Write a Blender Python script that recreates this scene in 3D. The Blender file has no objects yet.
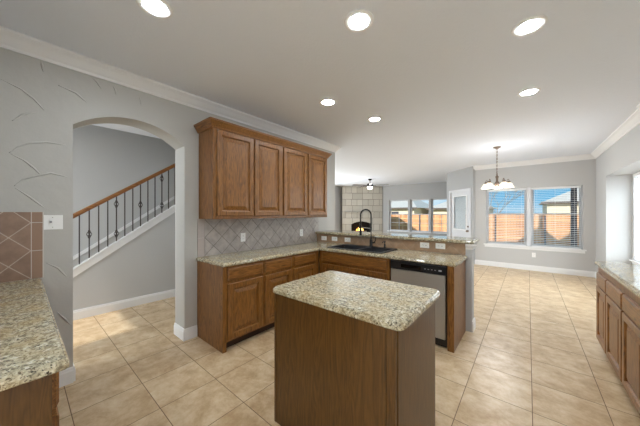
import bpy, math, random
from mathutils import Vector, Matrix, noise
from mathutils.geometry import tessellate_polygon
random.seed(7)
sc = bpy.context.scene
PI = math.pi
col = sc.collection

# ------------------------------------------------------------------ camera, world, sun, exposure
cam = bpy.data.cameras.new('camera'); cam.sensor_width = 36; cam.lens = 250*36/640; cam.clip_start = .05; cam.clip_end = 300
cam.shift_y = .0008
co = bpy.data.objects.new('camera', cam); col.objects.link(co)
co.location = (0, 0, 1.417); co.rotation_euler = (PI/2, 0, math.atan2(208, 250))
sc.camera = co
w = bpy.data.worlds.new('sky'); sc.world = w; w.use_nodes = True
wn = w.node_tree.nodes; wl = w.node_tree.links
bg = wn['Background']; tcw = wn.new('ShaderNodeTexCoord'); mpw = wn.new('ShaderNodeMapping'); mpw.inputs['Scale'].default_value = (1, 1, 5)
cl = wn.new('ShaderNodeTexNoise'); cl.inputs['Scale'].default_value = 2.6; cl.inputs['Detail'].default_value = 4
cr_ = wn.new('ShaderNodeValToRGB'); cr_.color_ramp.elements[0].position = .42; cr_.color_ramp.elements[0].color = (.2, .55, .85, 1); cr_.color_ramp.elements[1].position = .62; cr_.color_ramp.elements[1].color = (.62, .8, .92, 1)
wl.new(tcw.outputs['Generated'], mpw.inputs['Vector']); wl.new(mpw.outputs[0], cl.inputs['Vector']); wl.new(cl.outputs['Fac'], cr_.inputs[0]); wl.new(cr_.outputs[0], bg.inputs[0]); bg.inputs[1].default_value = .7
sun = bpy.data.lights.new('sun', 'SUN'); sun.energy = 3.6; sun.color = (1, .95, .87); sun.angle = .009
so = bpy.data.objects.new('sun', sun); col.objects.link(so); so.rotation_euler = (math.radians(90-24.2), 0, 0); so.location = (0, -5, 12)
# light points towards -Z rotated about X by 65.8 deg -> travels towards +Y and down
LAMP = 150.0
def opening_fill(name, loc, aim, sx, sy, watts, color=(.84, .93, 1)):
    """area lamp added outside a wall opening as daylight fill"""
    a = bpy.data.lights.new(name, 'AREA'); a.shape = 'RECTANGLE'; a.size = sx; a.size_y = sy; a.energy = watts; a.color = color
    o = bpy.data.objects.new(name, a); col.objects.link(o); o.location = loc
    o.rotation_euler = Vector(aim).to_track_quat('-Z', 'Y').to_euler(); return o
opening_fill('fill_side', (1.32, -2.3, 1.22), (-1, 0, 0), 2.5, 2.3, 450)  # fill lamp added at a made-up side window out of view
opening_fill('fill_entry', (-3.4, -2.8, 1.3), (1, 0, 0), 3.4, 2.1, 310)  # fill lamp added at an invented entry opening, unseen
opening_fill('daylight_recess_window', (1.68, 6.05, 1.36), (-1, 0, 0), 2.0, 1.5, 75)
opening_fill('fill_living', (-7.25, 7.0, 1.4), (1, 0, 0), 3.6, 1.9, 130)  # unseen fill lamp added to brighten the living room, opening invented
opening_fill('fill_hall', (-4.3, -2.75, 1.5), (0, 1, 0), 1.2, 1.9, 45)  # unseen fill lamp added for the stair hall, opening invented
sc.view_settings.view_transform = 'Standard'; sc.view_settings.look = 'None'
sc.view_settings.exposure = 0.58; sc.view_settings.gamma = 1; sc.view_settings.use_curve_mapping = False
cy = sc.cycles
cy.use_denoising = True; cy.max_bounces = 10; cy.diffuse_bounces = 6; cy.glossy_bounces = 4; cy.transparent_max_bounces = 24
cy.sample_clamp_indirect = 6; cy.caustics_reflective = False; cy.caustics_refractive = False

# ------------------------------------------------------------------ materials
def srgb(r, g, b):
    f = lambda c: (c/255/12.92 if c/255 <= .04045 else ((c/255+.055)/1.055)**2.4)
    return (f(r), f(g), f(b), 1)
def mat(name, c, rough=.5, metal=0, spec=.5):
    m = bpy.data.materials.new(name); m.use_nodes = True
    b = m.node_tree.nodes['Principled BSDF']
    b.inputs['Base Color'].default_value = c; b.inputs['Roughness'].default_value = rough
    b.inputs['Metallic'].default_value = metal; b.inputs['Specular IOR Level'].default_value = spec
    return m
def nodes(m): return m.node_tree.nodes, m.node_tree.links, m.node_tree.nodes['Principled BSDF']
def ramp(n, stops, interp='LINEAR'):
    r = n.new('ShaderNodeValToRGB'); r.color_ramp.interpolation = interp
    e = r.color_ramp.elements
    while len(e) < len(stops): e.new(.5)
    for i, (p, c) in enumerate(stops): e[i].position = p; e[i].color = c
    return r
def bump_noise(m, scale, strength, dist=.01, detail=3):
    n, l, b = nodes(m)
    tc = n.new('ShaderNodeTexCoord'); no = n.new('ShaderNodeTexNoise'); no.inputs['Scale'].default_value = scale; no.inputs['Detail'].default_value = detail
    bp = n.new('ShaderNodeBump'); bp.inputs['Strength'].default_value = strength; bp.inputs['Distance'].default_value = dist
    l.new(tc.outputs['Object'], no.inputs['Vector']); l.new(no.outputs['Fac'], bp.inputs['Height']); l.new(bp.outputs[0], b.inputs['Normal'])
    return m

def wood(name, scale, dark, mid, light, rough=.38):
    m = mat(name, mid, rough); n, l, b = nodes(m)
    tc = n.new('ShaderNodeTexCoord'); oi = n.new('ShaderNodeObjectInfo')
    ad = n.new('ShaderNodeVectorMath'); ad.operation = 'MULTIPLY_ADD'
    sc_ = n.new('ShaderNodeVectorMath'); sc_.operation = 'SCALE'; sc_.inputs[0].default_value = (7.3, 5.1, 3.7); l.new(oi.outputs['Random'], sc_.inputs['Scale'])
    ad.inputs[1].default_value = scale
    l.new(tc.outputs['Object'], ad.inputs[0]); l.new(sc_.outputs[0], ad.inputs[2])
    n1 = n.new('ShaderNodeTexNoise'); n1.inputs['Scale'].default_value = 1; n1.inputs['Detail'].default_value = 3; n1.inputs['Distortion'].default_value = .8
    l.new(ad.outputs[0], n1.inputs['Vector'])
    # growth rings: bands of the slow noise give cathedral grain
    mu = n.new('ShaderNodeMath'); mu.operation = 'MULTIPLY'; mu.inputs[1].default_value = 11
    fr = n.new('ShaderNodeMath'); fr.operation = 'PINGPONG'; fr.inputs[1].default_value = .5
    l.new(n1.outputs['Fac'], mu.inputs[0]); l.new(mu.outputs[0], fr.inputs[0])
    n2 = n.new('ShaderNodeTexNoise'); n2.inputs['Scale'].default_value = 9; n2.inputs['Detail'].default_value = 4
    l.new(ad.outputs[0], n2.inputs['Vector'])
    mx = n.new('ShaderNodeMath'); mx.operation = 'MULTIPLY_ADD'; mx.inputs[1].default_value = .75; 
    l.new(fr.outputs[0], mx.inputs[0]); l.new(n2.outputs['Fac'], mx.inputs[2])
    r = ramp(n, [(.34, dark), (.6, mid), (.92, light)])
    l.new(mx.outputs[0], r.inputs[0]); l.new(r.outputs[0], b.inputs['Base Color'])
    bp = n.new('ShaderNodeBump'); bp.inputs['Strength'].default_value = .12; bp.inputs['Distance'].default_value = .002
    l.new(mx.outputs[0], bp.inputs['Height']); l.new(bp.outputs[0], b.inputs['Normal'])
    return m
WD = srgb(76, 44, 14), srgb(114, 72, 27), srgb(142, 95, 42)
wood_v = wood('stained_wood_upright', (16, 16, 1.3), *WD)
wood_h = wood('stained_wood_level', (1.3, 16, 16), *WD)
wood_shaded = wood('shaded_stained_wood', (13, 13, 1.0), srgb(62, 39, 13), srgb(80, 52, 19), srgb(94, 64, 27), .33)  # same cabinet wood, with the shade on it put into darker colours
rail_wood = wood('handrail_wood', (16, 1.5, 16), srgb(96, 58, 24), srgb(130, 82, 38), srgb(150, 100, 50), .35)

def granite_mat():
    m = mat('granite', srgb(190, 178, 145), .1); n, l, b = nodes(m)
    tc = n.new('ShaderNodeTexCoord')
    def nz(s, d, dist=0):
        x = n.new('ShaderNodeTexNoise'); x.inputs['Scale'].default_value = s; x.inputs['Detail'].default_value = d; x.inputs['Distortion'].default_value = dist
        x.inputs['Roughness'].default_value = .6
        l.new(tc.outputs['Object'], x.inputs['Vector']); return x
    a = nz(46, 4, .5); r1 = ramp(n, [(.33, srgb(104, 97, 82)), (.45, srgb(160, 151, 127)), (.55, srgb(190, 181, 155)), (.68, srgb(214, 208, 190))])
    l.new(a.outputs['Fac'], r1.inputs[0])
    c = nz(95, 3, .4); r2 = ramp(n, [(.56, (0, 0, 0, 1)), (.63, (1, 1, 1, 1))]); l.new(c.outputs['Fac'], r2.inputs[0])
    mx = n.new('ShaderNodeMixRGB'); mx.inputs[2].default_value = srgb(96, 86, 70); l.new(r2.outputs[0], mx.inputs[0]); l.new(r1.outputs[0], mx.inputs[1])
    d = nz(110, 2, .3); r3 = ramp(n, [(.61, (0, 0, 0, 1)), (.66, (1, 1, 1, 1))]); l.new(d.outputs['Fac'], r3.inputs[0])
    m2 = n.new('ShaderNodeMixRGB'); m2.inputs[2].default_value = srgb(44, 38, 34); l.new(r3.outputs[0], m2.inputs[0]); l.new(mx.outputs[0], m2.inputs[1])
    e = nz(9, 2); r4 = ramp(n, [(.4, (0, 0, 0, 1)), (.7, (.5, .5, .5, 1))]); l.new(e.outputs['Fac'], r4.inputs[0])
    m3 = n.new('ShaderNodeMixRGB'); m3.inputs[2].default_value = srgb(176, 152, 106); l.new(r4.outputs[0], m3.inputs[0]); l.new(m2.outputs[0], m3.inputs[1])
    l.new(m3.outputs[0], b.inputs['Base Color'])
    return m
granite = granite_mat()

def floor_mat():
    m = mat('beige_floor_tile', srgb(200, 176, 142), .26); n, l, b = nodes(m)
    tc = n.new('ShaderNodeTexCoord'); mp = n.new('ShaderNodeMapping')
    mp.inputs['Location'].default_value = (-.024+.416*40, -1.075+.4205*40, 0)
    l.new(tc.outputs['Object'], mp.inputs['Vector'])
    br = n.new('ShaderNodeTexBrick'); br.offset = 0; br.squash = 1
    for k, v in (('Scale', 1), ('Brick Width', .416), ('Row Height', .4205), ('Mortar Size', .0026), ('Mortar Smooth', .25), ('Bias', 0)): br.inputs[k].default_value = v
    br.inputs['Color1'].default_value = (0, 0, 0, 1); br.inputs['Color2'].default_value = (1, 1, 1, 1); br.inputs['Mortar'].default_value = (.5, .5, .5, 1)
    l.new(mp.outputs[0], br.inputs['Vector'])
    # each tile its own shift of the travertine mottling
    ml = n.new('ShaderNodeVectorMath'); ml.operation = 'MULTIPLY_ADD'; ml.inputs[1].default_value = (3.1, 2.3, 1.7)
    l.new(br.outputs['Color'], ml.inputs[0]); l.new(tc.outputs['Object'], ml.inputs[2])
    n1 = n.new('ShaderNodeTexNoise'); n1.inputs['Scale'].default_value = 6; n1.inputs['Detail'].default_value = 7; n1.inputs['Roughness'].default_value = .7; n1.inputs['Distortion'].default_value = .2
    st = n.new('ShaderNodeVectorMath'); st.operation = 'MULTIPLY'; st.inputs[1].default_value = (1, 1.05, 1)
    l.new(ml.outputs[0], st.inputs[0]); l.new(st.outputs[0], n1.inputs['Vector'])
    r = ramp(n, [(.3, srgb(170, 139, 103)), (.44, srgb(190, 162, 125)), (.56, srgb(205, 181, 147)), (.7, srgb(217, 199, 170))])
    l.new(n1.outputs['Fac'], r.inputs[0])
    mx = n.new('ShaderNodeMixRGB'); mx.inputs[2].default_value = srgb(110, 88, 66); l.new(br.outputs['Fac'], mx.inputs[0]); l.new(r.outputs[0], mx.inputs[1])
    l.new(mx.outputs[0], b.inputs['Base Color'])
    rr = ramp(n, [(0, (.34, .34, .34, 1)), (1, (.75, .75, .75, 1))]); l.new(br.outputs['Fac'], rr.inputs[0]); l.new(rr.outputs[0], b.inputs['Roughness'])
    iv = n.new('ShaderNodeMath'); iv.operation = 'MULTIPLY_ADD'; iv.inputs[1].default_value = -1; iv.inputs[2].default_value = 1
    l.new(br.outputs['Fac'], iv.inputs[0])
    bp = n.new('ShaderNodeBump'); bp.inputs['Strength'].default_value = .5; bp.inputs['Distance'].default_value = .002
    l.new(iv.outputs[0], bp.inputs['Height']); l.new(bp.outputs[0], b.inputs['Normal'])
    return m
tile_floor = floor_mat()

def diamond_mat(name, c1, c2, axis, mort=(196, 190, 184)):
    """diagonal square tiles in the plane of a wall; axis = which object axis runs along the wall"""
    m = mat(name, c1, .4); n, l, b = nodes(m)
    tc = n.new('ShaderNodeTexCoord'); sx = n.new('ShaderNodeSeparateXYZ'); cb = n.new('ShaderNodeCombineXYZ'); l.new(tc.outputs['Object'], sx.inputs[0])
    l.new(sx.outputs[axis], cb.inputs[0]); l.new(sx.outputs['Z'], cb.inputs[1])
    mp = n.new('ShaderNodeMapping'); mp.inputs['Rotation'].default_value = (0, 0, PI/4); mp.inputs['Location'].default_value = (.152*60, .152*60, 0)
    l.new(cb.outputs[0], mp.inputs['Vector'])
    br = n.new('ShaderNodeTexBrick'); br.offset = 0
    for k, v in (('Scale', 1), ('Brick Width', .152), ('Row Height', .152), ('Mortar Size', .0032), ('Mortar Smooth', .2), ('Bias', 0)): br.inputs[k].default_value = v
    br.inputs['Color1'].default_value = c1; br.inputs['Color2'].default_value = c2; br.inputs['Mortar'].default_value = srgb(*mort)
    l.new(mp.outputs[0], br.inputs['Vector'])
    no = n.new('ShaderNodeTexNoise'); no.inputs['Scale'].default_value = 14; no.inputs['Detail'].default_value = 4; l.new(tc.outputs['Object'], no.inputs['Vector'])
    r = ramp(n, [(.3, (.78, .78, .78, 1)), (.7, (1.1, 1.1, 1.1, 1))]); l.new(no.outputs['Fac'], r.inputs[0])
    mx = n.new('ShaderNodeMixRGB'); mx.blend_type = 'MULTIPLY'; mx.inputs[0].default_value = 1; l.new(br.outputs['Color'], mx.inputs[1]); l.new(r.outputs[0], mx.inputs[2])
    l.new(mx.outputs[0], b.inputs['Base Color'])
    iv = n.new('ShaderNodeMath'); iv.operation = 'MULTIPLY_ADD'; iv.inputs[1].default_value = -1; iv.inputs[2].default_value = 1; l.new(br.outputs['Fac'], iv.inputs[0])
    bp = n.new('ShaderNodeBump'); bp.inputs['Strength'].default_value = .8; bp.inputs['Distance'].default_value = .004
    l.new(iv.outputs[0], bp.inputs['Height']); l.new(bp.outputs[0], b.inputs['Normal'])
    return m
tile_cool_lit = diamond_mat('cool_lit_diamond_tile', srgb(184, 177, 171), srgb(174, 166, 160), 'Y', (122, 116, 110))  # the brown tile again, bluish light put into its colour as grey
tile_brown = diamond_mat('brown_diamond_tile', srgb(152, 124, 105), srgb(144, 116, 98), 'Y', (188, 170, 155))
tile_bar = diamond_mat('tan_diamond_tile', srgb(176, 147, 118), srgb(168, 139, 112), 'X', (172, 150, 128))
tile_edge_cool_lit = bump_noise(mat('cool_lit_border_tile', srgb(176, 166, 160), .4), 20, .1)  # border of that tile, bluish light in its colour too
tile_edge_brown = bump_noise(mat('brown_border_tile', srgb(150, 121, 101), .4), 20, .1)
grout = mat('pale_grout', srgb(205, 198, 190), .8)

wall_paint = bump_noise(mat('grey_wall_paint', srgb(191, 191, 190), .6), 90, .12, .004)
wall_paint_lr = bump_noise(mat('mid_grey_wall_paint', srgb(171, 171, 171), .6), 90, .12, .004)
plaster = bump_noise(mat('hand_trowelled_plaster', srgb(183, 181, 176), .5), 14, .12, .02, 5)
ceiling_paint = bump_noise(mat('textured_ceiling_paint', srgb(226, 231, 240), .8), 45, .35, .008, 4)
white = mat('white_trim_paint', srgb(232, 232, 232), .35)
door_paint = mat('shaded_door_grey_frame_paint', srgb(206, 207, 210), .4)  # shade on the door put into a greyer paint; window frames share it
white_plastic = mat('white_plastic', srgb(240, 240, 238), .35)
dark_slot = mat('dark_slot', srgb(60, 58, 56), .5)
black_metal = mat('matte_black_metal', srgb(30, 28, 28), .35, .6)
black_plastic = mat('black_plastic', srgb(24, 24, 26), .3)
sink_mat = bump_noise(mat('black_composite', srgb(34, 35, 38), .45), 300, .1, .001)
steel = mat('brushed_steel', srgb(178, 173, 165), .45, .7)
iron = mat('wrought_iron', srgb(74, 66, 62), .5, .3)
bronze = mat('brushed_bronze', srgb(120, 104, 92), .4, .7)
kick_brown = mat('dark_brown_kick', srgb(52, 32, 18), .7)  # plain dark brown of the toe kicks
blind_mat = mat('white_blind_slat', srgb(236, 236, 236), .5)
frost = mat('white_frosted_glass', srgb(250, 244, 230), .3)
b_ = frost.node_tree.nodes['Principled BSDF']; b_.inputs['Emission Color'].default_value = (1, .9, .72, 1); b_.inputs['Emission Strength'].default_value = .55
lamp_em = mat('lit_lamp_diffuser', (1, 1, 1, 1), .5)
b_ = lamp_em.node_tree.nodes['Principled BSDF']; b_.inputs['Emission Color'].default_value = (.87, .945, 1, 1); b_.inputs['Emission Strength'].default_value = LAMP
fan_em = mat('lit_globe', (1, 1, 1, 1), .5)
b_ = fan_em.node_tree.nodes['Principled BSDF']; b_.inputs['Emission Color'].default_value = (1, .96, .9, 1); b_.inputs['Emission Strength'].default_value = 9
flame_mat = mat('flame', srgb(255, 150, 40), .5)
b_ = flame_mat.node_tree.nodes['Principled BSDF']; b_.inputs['Emission Color'].default_value = (1, .42, .08, 1); b_.inputs['Emission Strength'].default_value = 2.2
flame_core = mat('flame_core', srgb(255, 220, 120), .5)
b_ = flame_core.node_tree.nodes['Principled BSDF']; b_.inputs['Emission Color'].default_value = (1, .8, .35, 1); b_.inputs['Emission Strength'].default_value = 3

def glass_mat():
    m = bpy.data.materials.new('window_glass'); m.use_nodes = True; n = m.node_tree.nodes; l = m.node_tree.links; n.clear()
    o = n.new('ShaderNodeOutputMaterial'); t = n.new('ShaderNodeBsdfTransparent'); t.inputs[0].default_value = (.97, .98, .98, 1)
    g = n.new('ShaderNodeBsdfGlossy'); g.inputs['Roughness'].default_value = .12; f = n.new('ShaderNodeLayerWeight'); p_ = n.new('ShaderNodeMath'); p_.operation = 'POWER'; p_.inputs[1].default_value = 6; l.new(f.outputs['Facing'], p_.inputs[0])
    a_ = n.new('ShaderNodeMath'); a_.operation = 'MULTIPLY_ADD'; a_.inputs[1].default_value = .5; a_.inputs[2].default_value = .001; l.new(p_.outputs[0], a_.inputs[0])
    mx = n.new('ShaderNodeMixShader'); l.new(a_.outputs[0], mx.inputs[0]); l.new(t.outputs[0], mx.inputs[1]); l.new(g.outputs[0], mx.inputs[2]); l.new(mx.outputs[0], o.inputs[0])
    return m
glass = glass_mat()

def stone_mat():
    m = mat('cream_limestone_blocks', srgb(196, 188, 172), .85); n, l, b = nodes(m)
    tc = n.new('ShaderNodeTexCoord'); sx = n.new('ShaderNodeSeparateXYZ'); cb = n.new('ShaderNodeCombineXYZ'); l.new(tc.outputs['Object'], sx.inputs[0])
    l.new(sx.outputs['X'], cb.inputs[0]); l.new(sx.outputs['Z'], cb.inputs[1])
    def brick(wd, rh, off, sq, fq):
        br = n.new('ShaderNodeTexBrick'); br.offset = off; br.squash = sq; br.squash_frequency = fq
        for k, v in (('Scale', 1), ('Brick Width', wd), ('Row Height', rh), ('Mortar Size', .008), ('Mortar Smooth', .3), ('Bias', 0)): br.inputs[k].default_value = v
        br.inputs['Color1'].default_value = srgb(202, 197, 186); br.inputs['Color2'].default_value = srgb(180, 175, 164); br.inputs['Mortar'].default_value = srgb(128, 120, 108)
        l.new(cb.outputs[0], br.inputs['Vector']); return br
    br = brick(.5, .3, .37, .55, 2); 
    l.new(br.outputs['Color'], b.inputs['Base Color'])
    no = n.new('ShaderNodeTexNoise'); no.inputs['Scale'].default_value = 18; no.inputs['Detail'].default_value = 5; l.new(tc.outputs['Object'], no.inputs['Vector'])
    su = n.new('ShaderNodeMath'); su.operation = 'SUBTRACT'; l.new(no.outputs['Fac'], su.inputs[0]); l.new(br.outputs['Fac'], su.inputs[1])
    bp = n.new('ShaderNodeBump'); bp.inputs['Strength'].default_value = .7; bp.inputs['Distance'].default_value = .02; l.new(su.outputs[0], bp.inputs['Height']); l.new(bp.outputs[0], b.inputs['Normal'])
    return m
stone = stone_mat()
def plank_mat(name, c1, c2, wd):
    m = mat(name, c1, .8); n, l, b = nodes(m)
    tc = n.new('ShaderNodeTexCoord'); sx = n.new('ShaderNodeSeparateXYZ'); l.new(tc.outputs['Object'], sx.inputs[0])
    mu = n.new('ShaderNodeMath'); mu.operation = 'MULTIPLY'; mu.inputs[1].default_value = 1/wd; fl = n.new('ShaderNodeMath'); fl.operation = 'FLOOR'
    l.new(sx.outputs['X'], mu.inputs[0]); l.new(mu.outputs[0], fl.inputs[0])
    wn_ = n.new('ShaderNodeTexWhiteNoise'); wn_.noise_dimensions = '1D'; l.new(fl.outputs[0], wn_.inputs['W'])
    r = ramp(n, [(0, c1), (1, c2)]); l.new(wn_.outputs['Value'], r.inputs[0]); l.new(r.outputs[0], b.inputs['Base Color'])
    return m
fence_mat = plank_mat('cedar_boards', srgb(196, 138, 96), srgb(226, 176, 132), .15)
fence_rail = mat('cedar_rail', srgb(226, 182, 134), .8)
siding = mat('cream_siding', srgb(226, 214, 190), .8)
shingle = bump_noise(mat('grey_shingles', srgb(188, 183, 178), .9), 12, .3, .03)
fascia = mat('brown_fascia', srgb(96, 84, 76), .7)
dirt = bump_noise(mat('dry_lawn', srgb(150, 136, 100), .95), 6, .3, .05)
navy = mat('dark_post_paint', srgb(58, 62, 78), .6)
bark = mat('bark', srgb(150, 138, 128), .9)

# ------------------------------------------------------------------ mesh helpers
class MB:
    def __init__(s): s.v = []; s.f = []; s.sm = []
    def add(s, vs, fs, smooth=False):
        o = len(s.v); s.v += [tuple(p) for p in vs]; s.f += [tuple(i+o for i in f) for f in fs]; s.sm += [smooth]*len(fs); return s
    def box(s, x0, x1, y0, y1, z0, z1, rot=None, at=(0, 0, 0)):
        vs = [Vector((x, y, z)) for z in (z0, z1) for x, y in ((x0, y0), (x1, y0), (x1, y1), (x0, y1))]
        if rot is not None: vs = [rot @ p + Vector(at) for p in vs]
        return s.add(vs, [(0, 3, 2, 1), (4, 5, 6, 7), (0, 1, 5, 4), (1, 2, 6, 5), (2, 3, 7, 6), (3, 0, 4, 7)])
    def bar(s, a, b, wd, h, up=Vector((0, 0, 1))):
        a = Vector(a); b = Vector(b); d = (b-a).normalized(); x = d.cross(up).normalized()*wd/2; u = up.normalized()*h/2
        if abs(d.dot(up)) > .99: up = Vector((1, 0, 0)); x = d.cross(up).normalized()*wd/2; u = up*h/2
        vs = [a-x-u, a+x-u, a+x+u, a-x+u, b-x-u, b+x-u, b+x+u, b-x+u]
        return s.add(vs, [(0, 3, 2, 1), (4, 5, 6, 7), (0, 1, 5, 4), (1, 2, 6, 5), (2, 3, 7, 6), (3, 0, 4, 7)])
    def tube(s, pts, r, n=8, caps=True):
        pts = [Vector(p) for p in pts]; rs = r if isinstance(r, (list, tuple)) else [r]*len(pts)
        vs = []; fs = []; pu = None
        for i, p in enumerate(pts):
            d = (pts[min(i+1, len(pts)-1)]-pts[max(i-1, 0)]).normalized()
            if pu is None: pu = Vector((0, 0, 1)) if abs(d.z) < .9 else Vector((1, 0, 0))
            x = d.cross(pu).normalized(); pu = x.cross(d).normalized()
            for k in range(n):
                a = 2*PI*k/n; vs.append(p+(x*math.cos(a)+pu*math.sin(a))*rs[i])
        for i in range(len(pts)-1):
            for k in range(n): fs.append((i*n+k, i*n+(k+1) % n, (i+1)*n+(k+1) % n, (i+1)*n+k))
        s.add(vs, fs, True)
        if caps:
            o = len(s.v)-len(vs); s.f += [tuple(o+k for k in range(n))[::-1], tuple(o+(len(pts)-1)*n+k for k in range(n))]; s.sm += [False, False]
        return s
    def lathe(s, prof, at=(0, 0, 0), n=24, axis='z'):
        vs = []; fs = []
        for r, z in prof:
            for k in range(n):
                a = 2*PI*k/n; p = (r*math.cos(a), r*math.sin(a), z)
                if axis == 'y': p = (p[0], p[2], p[1])
                if axis == 'x': p = (p[2], p[0], p[1])
                vs.append((p[0]+at[0], p[1]+at[1], p[2]+at[2]))
        for i in range(len(prof)-1):
            for k in range(n):
                q = (i*n+k, i*n+(k+1) % n, (i+1)*n+(k+1) % n, (i+1)*n+k); fs.append(q if axis != 'y' else q[::-1])
        return s.add(vs, fs, True)
    def prism(s, poly, axis, a0, a1):
        """extrude a 2D polygon; axis 'x': poly=(y,z), 'y': poly=(x,z), 'z': poly=(x,y)"""
        def P(p, a): return (a, p[0], p[1]) if axis == 'x' else (p[0], a, p[1]) if axis == 'y' else (p[0], p[1], a)
        n = len(poly); tris = tessellate_polygon([[Vector((p[0], p[1], 0)) for p in poly]])
        vs = [P(p, a0) for p in poly]+[P(p, a1) for p in poly]
        fs = [tuple(t) for t in tris]+[tuple(i+n for i in t)[::-1] for t in tris]
        fs += [(i, (i+1) % n, (i+1) % n+n, i+n) for i in range(n)]
        return s.add(vs, fs)
    def sweep(s, prof, path):
        """sweep a closed profile [(out, z)] along a 2D path [(x, y)] with mitred corners; out = to the left of travel"""
        path = [Vector((p[0], p[1])) for p in path]; n = len(prof); vs = []
        for i, p in enumerate(path):
            d0 = (p-path[i-1]).normalized() if i else None; d1 = (path[i+1]-p).normalized() if i < len(path)-1 else None
            d0 = d0 or d1; d1 = d1 or d0
            n0 = Vector((-d0.y, d0.x)); n1 = Vector((-d1.y, d1.x)); m = (n0+n1); m = m/(m.dot(n0)) if m.length > 1e-6 else n0
            for o, z in prof: vs.append((p.x+m.x*o, p.y+m.y*o, z))
        fs = [(i*n+k, i*n+(k+1) % n, (i+1)*n+(k+1) % n, (i+1)*n+k) for i in range(len(path)-1) for k in range(n)]
        fs += [tuple(range(n))[::-1], tuple((len(path)-1)*n+k for k in range(n))]
        return s.add(vs, fs)
    def splay(s):
        s.v = [((x+.23 if x < .001 else x-.23 if x > FL-.001 else x) if y > .1 else x, y, z) for x, y, z in s.v]; return s
    def build(s, name, m, parent=None, loc=None, rotz=None, bevel=0):
        me = bpy.data.meshes.new(name); me.from_pydata(s.v, [], s.f)
        for p, q in zip(me.polygons, s.sm): p.use_smooth = q
        import bmesh
        b = bmesh.new(); b.from_mesh(me); bmesh.ops.recalc_face_normals(b, faces=b.faces); b.to_mesh(me); b.free()
        me.materials.append(m); o = bpy.data.objects.new(name, me); col.objects.link(o)
        if parent: o.parent = parent
        if loc: o.location = loc
        if rotz is not None: o.rotation_euler = (0, 0, rotz)
        if bevel:
            bm = o.modifiers.new('bevel', 'BEVEL'); bm.width = bevel; bm.segments = 2; bm.limit_method = 'ANGLE'; bm.angle_limit = .7
        return o
def tag(o, label, cat, group=None, kind=None):
    o['label'] = label; o['category'] = cat
    if group: o['group'] = group
    if kind: o['kind'] = kind
    return o
def thing(name, label, cat, loc=(0, 0, 0), rotz=0, group=None):
    o = bpy.data.objects.new(name, None); col.objects.link(o); o.location = loc; o.rotation_euler = (0, 0, rotz); o.empty_display_size = .1
    return tag(o, label, cat, group)
def struct(o): o['kind'] = 'structure'; return o
def offset_poly(poly, d):
    n = len(poly); out = []
    for i in range(n):
        a = Vector(poly[i-1]); p = Vector(poly[i]); c = Vector(poly[(i+1) % n]); d0 = (p-a).normalized(); d1 = (c-p).normalized()
        n0 = Vector((-d0.y, d0.x)); n1 = Vector((-d1.y, d1.x)); m = n0+n1; m = m/m.dot(n0); out.append((p.x+m.x*d, p.y+m.y*d))
    return out
def round_corner(poly, r, idx):
    """replace listed convex corners by small arcs"""
    out = []
    n = len(poly)
    for i, p in enumerate(poly):
        if i not in idx: out.append(p); continue
        p = Vector(p); a = (Vector(poly[i-1])-p).normalized(); c = (Vector(poly[(i+1) % n])-p).normalized(); o = p+(a+c)*r
        for k in range(5):
            t = k/4*PI/2; q = o - c*r*math.cos(t) - a*r*math.sin(t); out.append((q.x, q.y))
    return out
def slab(poly, z0, z1, hole=None):
    """stone top: CCW outline with an eased, stepped edge, optional rectangular cut-out"""
    h = z1-z0
    rings = [(z0, .006), (z0+.005, 0), (z0+h*.55, 0), (z0+h*.72, .003), (z0+h*.76, .008), (z1-.003, .011), (z1, .016)]
    mb = MB(); n = len(poly); vs = []; fs = []
    for z, o in rings: vs += [(x, y, z) for x, y in offset_poly(poly, o)]
    for i in range(len(rings)-1):
        for k in range(n): fs.append((i*n+k, i*n+(k+1) % n, (i+1)*n+(k+1) % n, (i+1)*n+k))
    mb.add(vs, fs)
    for z, o, fl in ((z0, .006, True), (z1, .016, False)):
        loops = [[Vector((x, y, 0)) for x, y in offset_poly(poly, o)]]
        if hole: loops.append([Vector((x, y, 0)) for x, y in hole][::-1])
        flat = [p for lp in loops for p in lp]; tr = tessellate_polygon(loops)
        mb.add([(p.x, p.y, z) for p in flat], [tuple(t)[::-1] if fl else tuple(t) for t in tr])
    if hole:
        k = len(hole); mb.add([(x, y, z0) for x, y in hole]+[(x, y, z1) for x, y in hole], [(i, i+k, (i+1) % k+k, (i+1) % k) for i in range(k)])
    return mb

# ------------------------------------------------------------------ structure: floor, ceiling, walls
LW = -2.945; RW = 1.15; CZ = 2.74; NB = 8.15; LRB = 11.35
f = MB(); f.box(-7.2, 1.75, -5.2, 11.5, -.1, 0); struct(f.build('floor', tile_floor))
c = MB()
c.box(-5.0, 1.75, -5.2, 8.3, CZ, CZ+.25); c.box(-7.2, -5.0, 4.0, 8.3, CZ, CZ+.25); c.box(-7.2, -1.95, 8.3, 11.5, CZ, CZ+.25); c.prism([(-1.95, 8.3), (-1.25, 8.3), (-1.95, 9.0)], 'z', CZ, CZ+.25)
struct(c.build('ceiling', ceiling_paint))

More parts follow.
